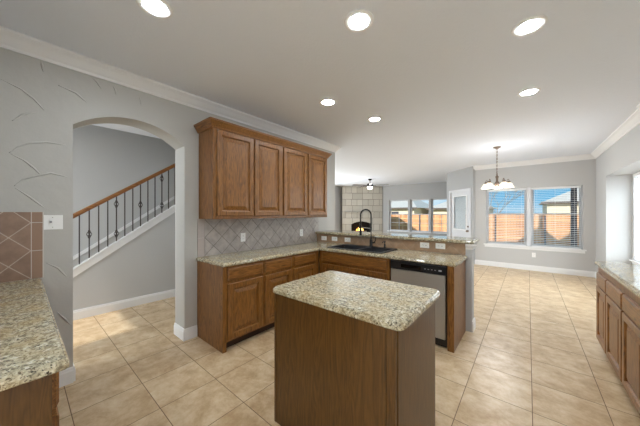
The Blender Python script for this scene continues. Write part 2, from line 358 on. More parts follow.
# left wall with its arched opening; the trowel ridges are part of the plaster
AY0, AY1, ASP, APX = .288, 1.177, 2.168, 2.333
hw = (AY1-AY0)/2; sg = APX-ASP; R_ = (hw*hw+sg*sg)/(2*sg); cyy = (AY0+AY1)/2; czz = APX-R_
a0 = math.asin(hw/R_)
arc = [(cyy+R_*math.sin(-a0+2*a0*k/24), czz+R_*math.cos(-a0+2*a0*k/24)) for k in range(25)]
wl_ = MB(); wl_.prism([(-.65, 0), (AY0, 0)]+arc+[(AY1, 0), (4.005, 0), (4.005, CZ), (-.65, CZ)], 'x', LW, LW-.26)
ridges = [[(-.091, 2.396), (.007, 2.358), (.072, 2.305), (.124, 2.236)], [(.108, 2.62), (.113, 2.588), (.121, 2.536)], [(.201, 2.464), (.306, 2.438), (.378, 2.378)],
          [(-.036, 2.104), (.012, 2.163), (.082, 2.207)], [(-.05, 1.864), (-.007, 1.917), (.05, 1.959), (.137, 1.986), (.244, 1.984)], [(-.043, 1.861), (.027, 1.817), (.072, 1.77), (.108, 1.72)],
          [(-.026, 1.622), (.012, 1.671), (.06, 1.699), (.16, 1.742), (.256, 1.721)], [(-.022, 1.61), (.05, 1.544), (.124, 1.464)], [(.401, 2.618), (.44, 2.586), (.47, 2.535)],
          [(.135, 1.025), (.201, .973), (.251, .892)], [(.195, .616), (.235, .554), (.276, .482)], [(.55, 2.60), (.57, 2.56), (.575, 2.52)], [(.75, 2.58), (.765, 2.54), (.77, 2.49)]]
for rd in ridges:
    pts = []
    for i in range(len(rd)-1):
        for t in range(4): u = t/4; pts.append((LW, rd[i][0]*(1-u)+rd[i+1][0]*u, rd[i][1]*(1-u)+rd[i+1][1]*u))
    pts.append((LW, *rd[-1]))
    n_ = len(pts); wl_.tube(pts, [.002+.0062*math.sin(PI*(k/(n_-1))**1.4) for k in range(n_)], 6)
struct(wl_.build('wall_left', plaster))

# right wall with the recessed window bay
wr = MB(); wr.prism([(-5.1, 0), (-3.6, 0), (-3.6, .05), (-1.0, .05), (-1.0, 0), (4.9, 0), (4.9, 2.136), (7.19, 2.136), (7.19, 0), (8.25, 0), (8.25, CZ), (-1.0, CZ), (-1.0, 2.4), (-3.6, 2.4), (-3.6, CZ), (-5.1, CZ)], 'x', RW, RW+.15)
wr.box(1.115, RW, -5.1, 4.78, 2.55, CZ)  # the wall steps out above the right-hand cabinets
struct(wr.build('wall_right', wall_paint))
rb = MB(); rb.box(RW+.15, 1.62, 7.19, 7.34, 0, 2.29); rb.box(RW+.15, 1.62, 4.75, 4.9, 0, 2.29); rb.box(RW+.15, 1.62, 4.9, 7.19, 2.136, 2.29)
rb.prism([(4.9, 0), (7.19, 0), (7.19, 2.136), (7.1, 2.136), (7.1, .585), (5.0, .585), (5.0, 2.136), (4.9, 2.136)], 'x', 1.47, 1.62)
struct(rb.build('wall_recess', wall_paint))

# nook back wall with its double window
WX0, WX1, WZ0, WZ1 = -.882, .958, .60, 2.065
def holed(x0, x1, z0, z1, hx0, hx1, hz0, hz1):
    return [(x0, z0), (x1, z0), (x1, z1), (x0, z1)], (hx0, hx1, hz0, hz1)
def wall_y(name, x0, x1, y0, y1, holes, m, z1=CZ):
    mb = MB(); xs = x0
    for hx0, hx1, hz0, hz1 in holes:
        mb.box(xs, hx0, y0, y1, 0, z1); mb.box(hx0, hx1, y0, y1, 0, hz0); mb.box(hx0, hx1, y0, y1, hz1, z1); xs = hx1
    mb.box(xs, x1, y0, y1, 0, z1); return struct(mb.build(name, m))
wall_y('wall_back', -1.23, 1.3, NB, NB+.16, [(WX0, WX1, WZ0, WZ1)], wall_paint)
LWX = [(-5.13, -4.20), (-4.12, -3.29), (-3.21, -2.42)]; LZ0, LZ1 = .60, 2.06
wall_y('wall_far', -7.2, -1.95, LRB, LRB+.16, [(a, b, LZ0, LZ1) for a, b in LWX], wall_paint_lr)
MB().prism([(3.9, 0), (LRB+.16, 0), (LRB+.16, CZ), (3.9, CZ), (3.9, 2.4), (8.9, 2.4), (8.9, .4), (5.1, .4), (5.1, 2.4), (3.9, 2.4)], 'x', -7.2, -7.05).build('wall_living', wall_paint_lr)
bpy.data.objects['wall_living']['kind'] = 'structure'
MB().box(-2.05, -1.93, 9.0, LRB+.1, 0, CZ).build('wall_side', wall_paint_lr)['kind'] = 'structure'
# angled wall with the patio door (local x runs along the wall, room side faces -y)
BA = Vector((-2.05, 8.97, 0)); BLEN = 1.23
bw = MB(); DX0, DX1, DZ1 = .20, 1.10, 2.09
bw.box(0, DX0, 0, .14, 0, CZ); bw.box(DX1, BLEN, 0, .14, 0, CZ); bw.box(DX0, DX1, 0, .14, DZ1, CZ)
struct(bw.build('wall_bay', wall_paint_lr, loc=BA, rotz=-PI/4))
# behind the camera
wb = MB(); wb.box(-3.2, 1.3, -5.2, -5.05, 0, CZ); struct(wb.build('wall_rear', wall_paint))
wp = MB(); wp.box(LW-.26, -1.23, -.68, -.56, 0, CZ); struct(wp.build('wall_pantry', wall_paint))
# stair hall
SLOPE = .703
def sz(y): return .56+SLOPE*(y-.445)
ws = MB(); ws.prism([(-.2, 0), (4.0, 0), (4.0, CZ), (2.45, CZ), (2.45, sz(2.45)+.02), (-.2, sz(-.2)+.02)], 'x', -4.64, -4.74); struct(ws.build('wall_stairs', wall_paint))
wst = MB(); wst.box(-5.75, -5.6, -2.6, 4.0, 0, 5.4); struct(wst.build('wall_stairwell', wall_paint))
wh = MB(); wh.box(-5.75, -3.2, 3.88, 4.0, 0, 5.4); struct(wh.build('wall_hall', wall_paint))
wh = MB(); wh.prism([(-5.75, 0), (-3.2, 0), (-3.2, 5.4), (-5.75, 5.4), (-5.75, 2.5), (-3.7, 2.5), (-3.7, .5), (-4.9, .5), (-4.9, 2.5), (-5.75, 2.5)], 'y', -2.72, -2.6)
wh.prism([(-5.1, 0), (-.6, 0), (-.6, CZ), (-5.1, CZ), (-5.1, 2.4), (-1.1, 2.4), (-1.1, .2), (-4.5, .2), (-4.5, 2.4), (-5.1, 2.4)], 'x', -3.32, -3.2); struct(wh.build('wall_entry', wall_paint))
wu = MB(); wu.box(-5.0, -4.9, -2.6, 4.0, CZ+.25, 5.4); wu.box(-5.75, -4.9, -2.7, 4.0, 5.4, 5.5); struct(wu.build('wall_landing', wall_paint))
# low wall under the raised bar, with its end post
KY = 3.45
wk = MB(); wk.box(LW, -.515, KY, KY+.15, 0, 1.055); struct(wk.build('wall_peninsula', wall_paint))
tr = MB(); tr.sweep([(0, .985), (.012, .985), (.016, 1.01), (.034, 1.03), (.034, 1.054), (0, 1.054)], [(-.515, KY+.15), (-.515, KY), (-.578, KY)])
struct(tr.build('trim_1', white))

# cornices
crown = [(0, 2.625), (.012, 2.625), (.016, 2.645), (.03, 2.66), (.06, 2.70), (.078, 2.715), (.086, 2.722), (.086, CZ), (0, CZ)]
def cornice(i, path): struct(MB().sweep(crown, path).build('trim_%d' % i, white))
cornice(2, [(LW-.26, 4.005), (LW, 4.005), (LW, -.56)])
cornice(3, [(1.115, 0.0), (1.115, 4.78), (RW, 4.78), (RW, NB), (-1.17, NB)])
# skirting boards
base = [(0, 0), (.016, 0), (.016, .1), (.012, .108), (.011, .122), (.006, .13), (0, .13)]
def skirting(side, *paths):
    mb = MB()
    for p in paths: mb.sweep(base, p)
    struct(mb.build('baseboard_'+side, white))
skirting('stairs', [(-4.64, 4.0), (-4.64, -.2)])
skirting('left', [(LW, AY0), (LW, .12)], [(LW-.26, AY0), (LW, AY0)], [(LW, 1.312), (LW, AY1), (LW-.26, AY1)])
skirting('back', [(RW, NB), (-1.17, NB)])
skirting('right', [(RW, 7.19), (RW, NB)], [(1.47, 7.19), (RW+.002, 7.19)])
skirting('peninsula', [(LW, KY+.15), (-.515, KY+.15), (-.515, KY)])
skirting('far', [(-1.96, LRB), (-5.45, LRB)])

# ------------------------------------------------------------------ windows, blinds, doors
def sash_frame(x0, x1, z0, z1, t, y0, y1):
    return MB().box(x0, x1, y0, y1, z0, z0+t).box(x0, x1, y0, y1, z1-t, z1).box(x0, x0+t, y0, y1, z0+t, z1-t).box(x1-t, x1, y0, y1, z0+t, z1-t)
def window(i, x0, x1, z0, z1, loc, rotz, muntins=0, mid=None):
    """single-hung window in a local frame: x along the wall, room side towards -y"""
    fr = sash_frame(x0, x1, z0, z1, .028, .03, .12); o = struct(fr.build('window_%d' % i, door_paint, loc=loc, rotz=rotz))
    m = mid if mid else (z0+z1)/2
    up = sash_frame(x0+.028, x1-.028, m-.018, z1-.028, .026, .075, .105); u = up.build('upper_sash', door_paint, o)
    MB().box(x0+.054, x1-.054, .088, .092, m+.015, z1-.054).build('pane', glass, u)
    lo = sash_frame(x0+.028, x1-.028, z0+.028, m+.018, .026, .042, .072)
    for k in range(muntins): xx = x0+.08+(x1-x0-.16)*(k+1)/(muntins+1); lo.box(xx-.008, xx+.008, .05, .062, z0+.08, m-.015)
    if muntins: zz = (z0+m)/2; lo.box(x0+.08, x1-.08, .05, .062, zz-.008, zz+.008)
    l_ = lo.build('lower_sash', door_paint, o); MB().box(x0+.054, x1-.054, .055, .058, z0+.054, m-.015).build('pane', glass, l_)
    return o
def sill(i, x0, x1, z0, loc, rotz):
    struct(MB().box(x0-.05, x1+.05, -.045, .04, z0-.028, z0).box(x0-.03, x1+.03, -.014, 0, z0-.085, z0-.028).build('trim_%d' % i, white, loc=loc, rotz=rotz))
def blind(label, x0, x1, z0, z1, loc, rotz, tilt=0, group=None, pitch=.043, y=-.0):
    t = thing('window_blind', label, 'blind', loc, rotz, group)
    MB().box(x0, x1, y-.03, y+.028, z1-.05, z1).build('headrail', white, t)
    s = MB(); z = z0+.04; rot = Matrix.Rotation(tilt, 3, 'X')
    while z < z1-.06:
        s.box(x0+.004, x1-.004, -.024, .024, -.0016, .0016, rot, (0, y, z)); z += pitch
    for k in (.12, .5, .88): xx = x0+(x1-x0)*k; s.box(xx-.0012, xx+.0012, y-.026, y-.024, z0, z1-.05); s.box(xx-.0012, xx+.0012, y+.024, y+.026, z0, z1-.05)
    s.build('slats', blind_mat, t)
    MB().box(x0+.004, x1-.004, y-.025, y+.025, z0, z0+.018).build('bottom_rail', white, t)
    MB().tube([(x0+.06, y-.034, z1-.05), (x0+.06, y-.034, z1-.75)], .004, 6).build('tilt_wand', white, t)
    return t
MX0, MX1 = -.02, .055
window(1, WX0, MX0, WZ0, WZ1, (0, NB+.03, 0), 0, mid=1.41); window(2, MX1, WX1, WZ0, WZ1, (0, NB+.03, 0), 0, mid=1.41)
struct(MB().box(MX0, MX1, NB+.01, NB+.16, WZ0, WZ1).build('trim_4', door_paint)); sill(5, WX0, WX1, WZ0, (0, NB, 0), 0)
blind('white slatted blind on the breakfast nook window half beneath the chandelier', WX0+.03, MX0-.01, WZ0+.0, WZ1-.01, (0, NB+.025, 0), 0, .12, 'nook blinds')
blind('white slatted blind on the nook window half with the gabled house outside', MX1+.01, WX1-.03, WZ0+.0, WZ1-.01, (0, NB+.025, 0), 0, .12, 'nook blinds')
for k, (a, b) in enumerate(LWX): window(3+k, a, b, LZ0, LZ1, (0, LRB+.03, 0), 0, 1, 1.38)
struct(MB().box(-5.2, -2.36, LRB-.05, LRB+.04, LZ0-.03, LZ0).build('trim_6', white))
# recessed bay window on the right, blind half closed (local frame turned so the room side faces -x)
window(6, -7.1, -5.0, .585, 2.136, (1.5, 0, 0), -PI/2); sill(7, -7.1, -5.0, .585, (1.47, 0, 0), -PI/2)
blind('white half-closed blind in the recess beside the right-hand cabinets', -7.08, -5.02, .59, 2.13, (1.49, 0, 0), -PI/2, math.radians(38))
# unseen window added behind the camera for the side fill lamp
struct(sash_frame(1.0, 3.6, .05, 2.4, .06, .03, .12).box(2.27, 2.33, .03, .12, .1, 2.35).build('window_7', white, loc=(RW, 0, 0), rotz=-PI/2))
MB().box(1.05, 3.55, .07, .074, .1, 2.35).build('pane', glass, bpy.data.objects['window_7'])
# patio door in the angled wall
d = struct(MB().box(DX0-.05, DX0+.02, -.02, .13, 0, DZ1+.05).box(DX1-.02, DX1+.05, -.02, .13, 0, DZ1+.05).box(DX0+.02, DX1-.02, -.02, .13, DZ1-.02, DZ1+.05).build('door_1', door_paint, loc=BA, rotz=-PI/4))
GX0, GX1, GZ0, GZ1 = .36, .94, .95, 1.93
lf = MB().box(DX0+.022, GX0, .02, .065, .01, DZ1-.022).box(GX1, DX1-.022, .02, .065, .01, DZ1-.022).box(GX0, GX1, .02, .065, .01, GZ0).box(GX0, GX1, .02, .065, GZ1, DZ1-.022)
leaf = lf.build('door_leaf', door_paint, d)
MB().box(GX0-.03, GX1+.03, .006, .02, GZ0-.03, GZ0).box(GX0-.03, GX1+.03, .006, .02, GZ1, GZ1+.03).box(GX0-.03, GX0, .006, .02, GZ0, GZ1).box(GX1, GX1+.03, .006, .02, GZ0, GZ1).build('glazing_bead', white, leaf)
MB().box(GX0, GX1, .03, .034, GZ0, GZ1).build('pane', glass, leaf)
s = MB(); z = GZ0+.01
while z < GZ1-.01: s.box(GX0+.01, GX1-.01, -.009, .009, -.0006, .0006, Matrix.Rotation(.75, 3, 'X'), (0, .048, z)); z += .017
s.build('enclosed_blind', blind_mat, leaf)
MB().lathe([(0, -.06), (.022, -.055), (.03, -.04), (.028, -.025), (.012, -.015), (.012, -.002), (.03, 0), (.03, .02)], (1.02, .0, .91), 16, 'y').build('door_knob', bronze, leaf)
MB().lathe([(0, -.012), (.024, -.012), (.028, .02)], (1.02, .0, 1.04), 16, 'y').build('deadbolt', bronze, leaf)

# ------------------------------------------------------------------ cabinets (local frame: x along the run, front faces -y)
def panel_door(x0, x1, z0, z1, y, name, m, parent, th=.02, fr=.062):
    """raised-panel door: nested rectangles stepping in from the rim to the raised field"""
    lv = [(0, 0), (0, -th+.005), (.006, -th), (fr-.012, -th), (fr-.006, -th+.003), (fr, -th+.017), (fr+.012, -th+.017), (fr+.016, -th+.014), (fr+.05, -th+.003)]
    mb = MB(); vs = []; fs = []
    for i, dy in lv: vs += [(x0+i, y+dy, z0+i), (x1-i, y+dy, z0+i), (x1-i, y+dy, z1-i), (x0+i, y+dy, z1-i)]
    for k in range(len(lv)-1):
        for j in range(4): fs.append((k*4+j, k*4+(j+1) % 4, k*4+4+(j+1) % 4, k*4+4+j))
    n = len(lv)-1; fs.append((n*4, n*4+1, n*4+2, n*4+3)); fs.append((3, 2, 1, 0))
    return mb.add(vs, fs).build(name, m, parent)
def drawer_front(x0, x1, z0, z1, y, parent, m=None, name='drawer'):
    lv = [(0, 0), (0, -.012), (.012, -.02)]
    mb = MB(); vs = []; fs = []
    for i, dy in lv: vs += [(x0+i, y+dy, z0+i), (x1-i, y+dy, z0+i), (x1-i, y+dy, z1-i), (x0+i, y+dy, z1-i)]
    for k in range(2):
        for j in range(4): fs.append((k*4+j, k*4+(j+1) % 4, k*4+4+(j+1) % 4, k*4+4+j))
    fs += [(8, 9, 10, 11), (3, 2, 1, 0)]
    return mb.add(vs, fs).build(name, m or wood_h, parent)
def carcass(w_, dep, z0, z1, parent, m=None):
    return MB().box(0, w_, 0, dep, z0, z1).build('carcass', m or wood_v, parent)
def base_unit(label, loc, rotz, w_, drawers, doors, dep=.56, z1=.874, zt=.095, group=None, cat='cabinet', false_front=False):
    t = thing('base_cabinet', label, cat, loc, rotz, group)
    carcass(w_, dep, zt, z1, t)
    MB().box(.002, w_-.002, .07, dep, 0, zt).build('toe_kick', kick_brown, t)
    for a, b in drawers: drawer_front(a, b, .722, .852, 0, t, name='false_front' if false_front else 'drawer')
    for a, b in doors: panel_door(a, b, .115, .692, 0, 'door', wood_v, t)
    return t
FX = -2.372
t = base_unit('brown base cabinet beside the arch, at the exposed end of the left run', (FX, 1.318, 0), PI/2, .499, [(.045, .482)], [(.045, .482)], group='left wall base cabinets')
MB().box(-.004, 0, 0, .57, 0, .874).box(0, .035, .0, .07, 0, .095).build('end_panel', wood_v, t)
base_unit('brown base cabinet in the middle of the left run, partly behind the island', (FX, 1.819, 0), PI/2, .468, [(.016, .442)], [(.016, .442)], group='left wall base cabinets')
base_unit('brown base cabinet in the inside corner next to the sink cabinet', (FX, 2.289, 0), PI/2, .53, [(.016, .44)], [(.016, .44)], group='left wall base cabinets')
PFY = 2.838
t = thing('sink_cabinet', 'brown sink base cabinet with one long false drawer front, beneath the black sink', 'cabinet', (FX+.002, PFY, 0), 0)
W_ = 1.095
MB().box(0, W_, 0, .02, .095, .874).box(0, .02, .02, .59, .095, .874).box(W_-.02, W_, .02, .59, .095, .874).box(.02, W_-.02, .02, .59, .095, .115).build('carcass', wood_v, t)
MB().box(.002, W_-.002, .07, .59, 0, .095).build('toe_kick', kick_brown, t)
drawer_front(.06, W_-.035, .722, .852, 0, t, name='false_front')
panel_door(.06, .535, .115, .692, 0, 'door', wood_v, t); panel_door(.55, W_-.035, .115, .692, 0, 'door', wood_v, t)
# dishwasher
t = thing('dishwasher', 'stainless steel dishwasher with black control strip at the end of the peninsula', 'dishwasher', (-1.268, PFY, 0), 0)
DW = .625
MB().box(0, DW, .02, .57, .02, .868).build('tub', black_plastic, t)
MB().box(.012, DW-.018, -.012, .02, .10, .765).build('door', steel, t, bevel=.003)
cp = MB().box(.012, DW-.008, -.02, .02, .772, .862).build('control_panel', black_plastic, t, bevel=.004)
hd = MB().box(.14, .36, -.024, -.018, .800, .836).build('handle_recess', mat('glossy_black', srgb(8, 8, 9), .15), cp)
pale = mat('pale_print', srgb(200, 200, 205), .5)
for k in range(4): MB().box(.40+.035*k, .415+.035*k, -.0225, -.02, .812, .818).build('button', pale, cp)
MB().box(.545, .575, -.0225, -.02, .808, .822).build('display', pale, cp)
MB().box(.012, DW-.012, .045, .07, .0, .095).build('kick_plate', black_plastic, t)
t = thing('cabinet_end_panel', 'brown finished end panel closing the peninsula right of the dishwasher', 'panel', (-.638, PFY, 0), 0)
MB().box(0, .06, 0, .60, 0, .874).build('panel', wood_v, t); MB().box(0, .062, -.018, 0, 0, .874).build('stile', wood_v, t)

# right-hand run, fronts face -x
RX = .572
ys = [3.915, 3.475, 2.965, 2.455, 1.945, 1.435]
nm = ['light-washed brown base cabinet at the far end of the right run, nearest the nook', 'second base cabinet from the far end of the right-hand run', 'third base cabinet from the far end of the right-hand run', 'fourth base cabinet from the far end of the right-hand run', 'base cabinet at the near end of the right-hand run']
for k in range(5):
    wd = ys[k]-ys[k+1]-.001; a = .028 if k == 0 else .012
    t = base_unit(nm[k], (RX, ys[k], 0), -PI/2, wd, [(a, wd-.012)], [(a, wd-.012)], dep=RW-RX-.003, group='right wall base cabinets')
    for ch in t.children:
        if ch.name.startswith('drawer'): ch.location.z = -.05
        if ch.name.startswith('door'): ch.scale.z = .96
t = tag(slab([(.547, 1.42), (1.147, 1.42), (1.147, 3.94), (.547, 3.94)], .876, .914).build('granite_countertop', granite), 'polished speckled granite countertop on the right-hand cabinets', 'countertop')

# near-left run, fronts face +y
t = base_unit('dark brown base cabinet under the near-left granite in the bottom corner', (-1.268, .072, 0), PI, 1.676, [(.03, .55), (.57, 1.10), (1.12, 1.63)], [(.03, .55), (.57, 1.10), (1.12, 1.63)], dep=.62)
MB().box(-.006, 0, 0, .62, 0, .874).build('end_panel', wood_shaded, t)
tag(slab(round_corner([(LW+.002, -.556), (-1.225, -.556), (-1.225, .113), (LW+.002, .113)], .02, [2]), .876, .914).build('granite_countertop', granite), 'streaked granite countertop in the near-left corner below the brown tiles', 'countertop')
t = thing('tile_backsplash', 'brown diamond-tile backsplash left of the light switch', 'backsplash', (LW, .056, 1.1315))
MB().box(.001, .012, -.61, -.0, .9145-1.1315, 1.428-1.1315).build('tile_field', tile_brown, t)
bd = MB().box(.001, .013, .004, .060, .9145-1.1315, 1.0); bd.v = bd.v[:0]; bd.f = []; bd.sm = []
for z0, z1 in ((.9145, 1.128), (1.132, 1.345), (1.349, 1.428)): bd.box(.001, .0125, .004, .060, z0-1.1315, z1-1.1315)
bd.build('border_tile', tile_edge_brown, t)
MB().box(.001, .011, -.001, .066, .9145-1.1315, 1.4285-1.1315).build('grout_edge', grout, t)

# left wall + peninsula counter (one L-shaped stone), with the sink cut-out
SX0, SX1, SY0, SY1 = -2.29, -1.40, 2.90, 3.39
L = [(LW+.002, 1.300), (-2.343, 1.300), (-2.343, 2.812), (-.555, 2.812), (-.555, KY-.012), (LW+.002, KY-.012)]
L = round_corner(L, .018, [1, 3])
hole = [(SX0+.02, SY0+.02), (SX1-.02, SY0+.02), (SX1-.02, SY1-.02), (SX0+.02, SY1-.02)]
tag(slab(L, .876, .914, hole).build('granite_countertop', granite), 'L-shaped granite countertop around the black sink and below the upper cabinets', 'countertop')
t = thing('tile_backsplash', 'cool-lit grey diamond-tile backsplash between the upper cabinets and the granite', 'backsplash', (LW, 1.40, 1.1315))
MB().box(.001, .010, 0, 2.085, .915-1.1315, 1.358-1.1315).build('tile_field', tile_cool_lit, t)
bd = MB()
for z0, z1 in ((.915, 1.129), (1.133, 1.357)): bd.box(.001, .0105, -.083, -.003, z0-1.1315, z1-1.1315)
bd.build('border_tile', tile_edge_cool_lit, t)
tag(MB().box(LW+.012+1.7, -.58+1.7, -.010, -.001, .915-1.1315, 1.054-1.1315).build('tile_backsplash', tile_bar, loc=(-1.7, KY, 1.1315)), 'tan tile backsplash strip behind the sink, below the bar top', 'backsplash')
tag(slab(round_corner([(LW+.002, 3.40), (-.487, 3.40), (-.487, 3.86), (LW+.002, 3.86)], .03, [1, 2]), 1.057, 1.098).build('granite_bar_top', granite), 'raised granite bar top along the back of the peninsula', 'bar top')

# sink
t = thing('kitchen_sink', 'black double-bowl composite sink set in the peninsula granite', 'sink', (0, 0, 0))
mx_ = (SX0+SX1)/2+.06
def bowl(x0, x1, y0, y1, zt, zb):
    mb = MB(); i = .03
    vs = [(x0, y0, zt), (x1, y0, zt), (x1, y1, zt), (x0, y1, zt), (x0+i, y0+i, zb), (x1-i, y0+i, zb), (x1-i, y1-i, zb), (x0+i, y1-i, zb)]
    e = .006
    vs += [(x0-e, y0-e, zt), (x1+e, y0-e, zt), (x1+e, y1+e, zt), (x0-e, y1+e, zt), (x0+i-e, y0+i-e, zb-e), (x1-i+e, y0+i-e, zb-e), (x1-i+e, y1-i+e, zb-e), (x0+i-e, y1-i+e, zb-e)]
    fs = [(0, 1, 5, 4), (1, 2, 6, 5), (2, 3, 7, 6), (3, 0, 4, 7), (4, 5, 6, 7)]
    fs += [tuple(k+8 for k in q)[::-1] for q in fs]; fs += [(k, (k+1) % 4, (k+1) % 4+8, k+8) for k in range(4)]
    return mb.add(vs, fs)
def rim_with_holes(outer, holes, z0, z1):
    mb = MB(); loops = [[Vector((x, y, 0)) for x, y in outer]]+[[Vector((x, y, 0)) for x, y in h][::-1] for h in holes]
    flat = [p for l in loops for p in l]; tr = tessellate_polygon(loops)
    for z in (z0, z1): mb.add([(p.x, p.y, z) for p in flat], [tuple(q) for q in tr])
    for l in loops: k = len(l); mb.add([(p.x, p.y, z) for z in (z0, z1) for p in l], [(i, (i+1) % k, (i+1) % k+k, i+k) for i in range(k)])
    return mb
rc = lambda a, b, c_, d_: [(a, c_), (b, c_), (b, d_), (a, d_)]
B1 = (SX0+.04, mx_-.02, SY0+.035, SY1-.09); B2 = (mx_+.02, SX1-.04, SY0+.035, SY1-.09)
rim_with_holes(round_corner(rc(SX0, SX1, SY0, SY1), .03, [0, 1, 2, 3]), [rc(*B1), rc(*B2)], .9145, .924).build('rim', sink_mat, t)
bowl(*B1, .9150, .70).build('bowl', sink_mat, t); bowl(*B2, .9150, .74).build('bowl', sink_mat, t)
for B, zb in ((B1, .701), (B2, .741)): MB().lathe([(0, .004), (.03, .004), (.04, 0)], ((B[0]+B[1])/2, (B[2]+B[3])/2, zb), 16).build('drain', steel, t)
# faucet: black spring pull-down, arching sideways along the bar
t = thing('kitchen_faucet', 'tall black pull-down spring faucet standing at the back of the sink', 'faucet', (-1.80, 3.355, .924))
MB().lathe([(0, 0), (.03, 0), (.03, .008), (.022, .014), (.022, .10), (.018, .11), (0, .11)], (0, 0, 0), 20).build('body', black_metal, t)
R0 = .078
arcp = [(0, 0, .10), (0, 0, .25), (0, 0, .46)]+[(-R0*(1-math.cos(a))*.92, -R0*(1-math.cos(a))*.38, .475+R0*math.sin(a)) for a in [PI*k/14 for k in range(15)]]
end = arcp[-1]; arcp.append((end[0], end[1], end[2]-.14))
nk = MB().tube(arcp, .0085, 10).build('neck', black_metal, t)
sp = []
tot = 0; seg = [(Vector(arcp[i]), Vector(arcp[i+1])) for i in range(1, len(arcp)-1)]
for a, b in seg:
    n_ = max(2, int((b-a).length/.0016)); dr = (b-a).normalized(); x = dr.cross(Vector((.38, -.92, 0))).normalized(); y = dr.cross(x)
    for k in range(n_): tot += 1; an = tot*.75; sp.append(a+(b-a)*k/n_+(x*math.cos(an)+y*math.sin(an))*.0135)
MB().tube(sp, .0026, 4).build('spring', black_metal, nk)
MB().tube([(end[0], end[1], end[2]-.135), (end[0], end[1], end[2]-.18), (end[0], end[1], end[2]-.28), (end[0], end[1], end[2]-.31)], [.014, .016, .019, .021], 14).build('spray_head', black_metal, t)
MB().tube([(0, 0, .27), (end[0]*.5, end[1]*.5, .277), (end[0]+.012, end[1]+.005, .28)], .006, 8).build('docking_arm', steel, t)
MB().tube([(.018, 0, .06), (.06, -.005, .066), (.075, -.008, .10), (.085, -.01, .15)], [.011, .010, .006, .005], 10).build('lever', black_metal, t)
t = thing('soap_dispenser', 'small black soap dispenser right of the faucet on the sink edge', 'dispenser', (-1.585, 3.36, .924))
MB().lathe([(0, 0), (.02, 0), (.02, .006), (.013, .012), (.013, .05), (.006, .055), (.006, .075), (.013, .08), (.013, .095), (0, .097)], (0, 0, 0), 16).build('pump', black_metal, t)
MB().tube([(0, 0, .087), (0, -.05, .09), (0, -.075, .08)], .005, 8).build('nozzle', black_metal, t)

# upper cabinets
UX = LW+.335
def upper(label, y0, y1, d0, d1):
    t = thing('upper_cabinet', label, 'cabinet', (UX, y0, 0), PI/2, 'upper cabinets on the left wall'); W = y1-y0
    carcass(W, .333, 1.355, 2.344, t)
    for a, b in (d0, d1): panel_door(a-y0, b-y0, 1.39, 2.335, 0, 'door', wood_v, t)
    return t
YU0, YU1, YUM = 1.335, 3.325, 2.322
t = upper('brown two-door upper cabinet nearer the arch, with a plain exposed side', YU0, YUM, (1.375, 1.842), (1.860, 2.304))
MB().box(-.003, 0, 0, .333, 1.355, 2.344).build('side_panel', wood_v, t)
upper('brown two-door upper cabinet at the living-room end of the left wall', YUM+.001, YU1, (2.340, 2.81), (2.846, 3.302))
cr = MB().sweep([(-.0, 2.345), (-.012, 2.345), (-.018, 2.362), (-.03, 2.378), (-.046, 2.402), (-.054, 2.41), (-.058, 2.43), (-.0, 2.43)], [(LW+.002, YU0-.004), (UX, YU0-.004), (UX, YU1+.001), (LW+.002, YU1+.001)])
cr.prism([(LW+.002, YU0-.004), (UX, YU0-.004), (UX, YU1+.001), (LW+.002, YU1+.001)], 'z', 2.362, 2.43)
tag(cr.build('cabinet_crown_molding', wood_h), 'brown crown molding running along the top of the upper cabinets', 'molding')

# island
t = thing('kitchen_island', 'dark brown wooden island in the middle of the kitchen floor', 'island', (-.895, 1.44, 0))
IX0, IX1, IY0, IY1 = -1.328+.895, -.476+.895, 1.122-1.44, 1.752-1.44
MB().box(IX0, IX1, IY0, IY1, 0, .874).build('carcass', wood_shaded, t)
MB().box(IX0+.02, IX1-.045, IY0-.006, IY0, 0, .874).build('back_panel', wood_shaded, t)
MB().box(IX0-.004, IX0+.016, IY0-.008, IY0+.04, 0, .874).build('corner_strip', wood_shaded, t); MB().box(IX1-.04, IX1+.004, IY0-.008, IY0+.006, 0, .874).build('corner_strip', wood_shaded, t)
MB().box(IX1, IX1+.006, IY0+.02, IY1-.0, 0, .874).build('side_panel', wood_shaded, t)
tag(slab(round_corner([(-1.362, 1.102), (-.436, 1.102), (-.436, 1.785), (-1.362, 1.785)], .045, [0, 1, 2, 3]), .875, .914).build('granite_island_top', granite), 'rectangular speckled granite top resting on the dark island', 'countertop')

# ------------------------------------------------------------------ outlets and switch (local frame: plate faces -y)
def outlet(label, loc, rotz, wide=False, group='wall outlets', toggles=0):
    t = thing('wall_switch' if toggles else 'power_outlet', label, 'switch' if toggles else 'outlet', loc, rotz, None if toggles else group)
    a, b = (.0575, .036) if wide else (.036, .0575)
    if toggles: a, b = .058, .058
    MB().box(-a, a, -.006, 0, -b, b).build('plate', white_plastic, t, bevel=.002)
    if toggles:
        MB().box(-.012-.01, .012-.01, -.0085, -.006, -.02, .02).build('switch_well', dark_slot if 0 else white_plastic, t)
        MB().box(-.016, -.004, -.02, -.008, -.004, .012).build('toggle', mat('grey_toggle', srgb(150, 150, 150), .4), t)
        for q in (.039, -.039): MB().box(-.003, .003, -.0072, -.006, q-.003, q+.003).build('screw', steel, t)
    else:
        for s_ in (-1, 1):
            cx, cz = (s_*.02, 0) if wide else (0, s_*.02)
            rcp = MB().box(cx-.015, cx+.015, -.0075, -.006, cz-.015, cz+.015).build('receptacle', white_plastic, t)
            MB().box(cx-.007, cx-.0045, -.008, -.0075, cz-.005, cz+.006).box(cx+.0045, cx+.007, -.008, -.0075, cz-.005, cz+.006).build('slot', dark_slot, rcp)
    return t
outlet('white square switch plate on the plaster between brown tiles and arch', (LW, .17, 1.346), PI/2, toggles=1)
outlet('white upright outlet on the grey tiles, nearer the arch', (LW+.010, 1.914, 1.098), PI/2)
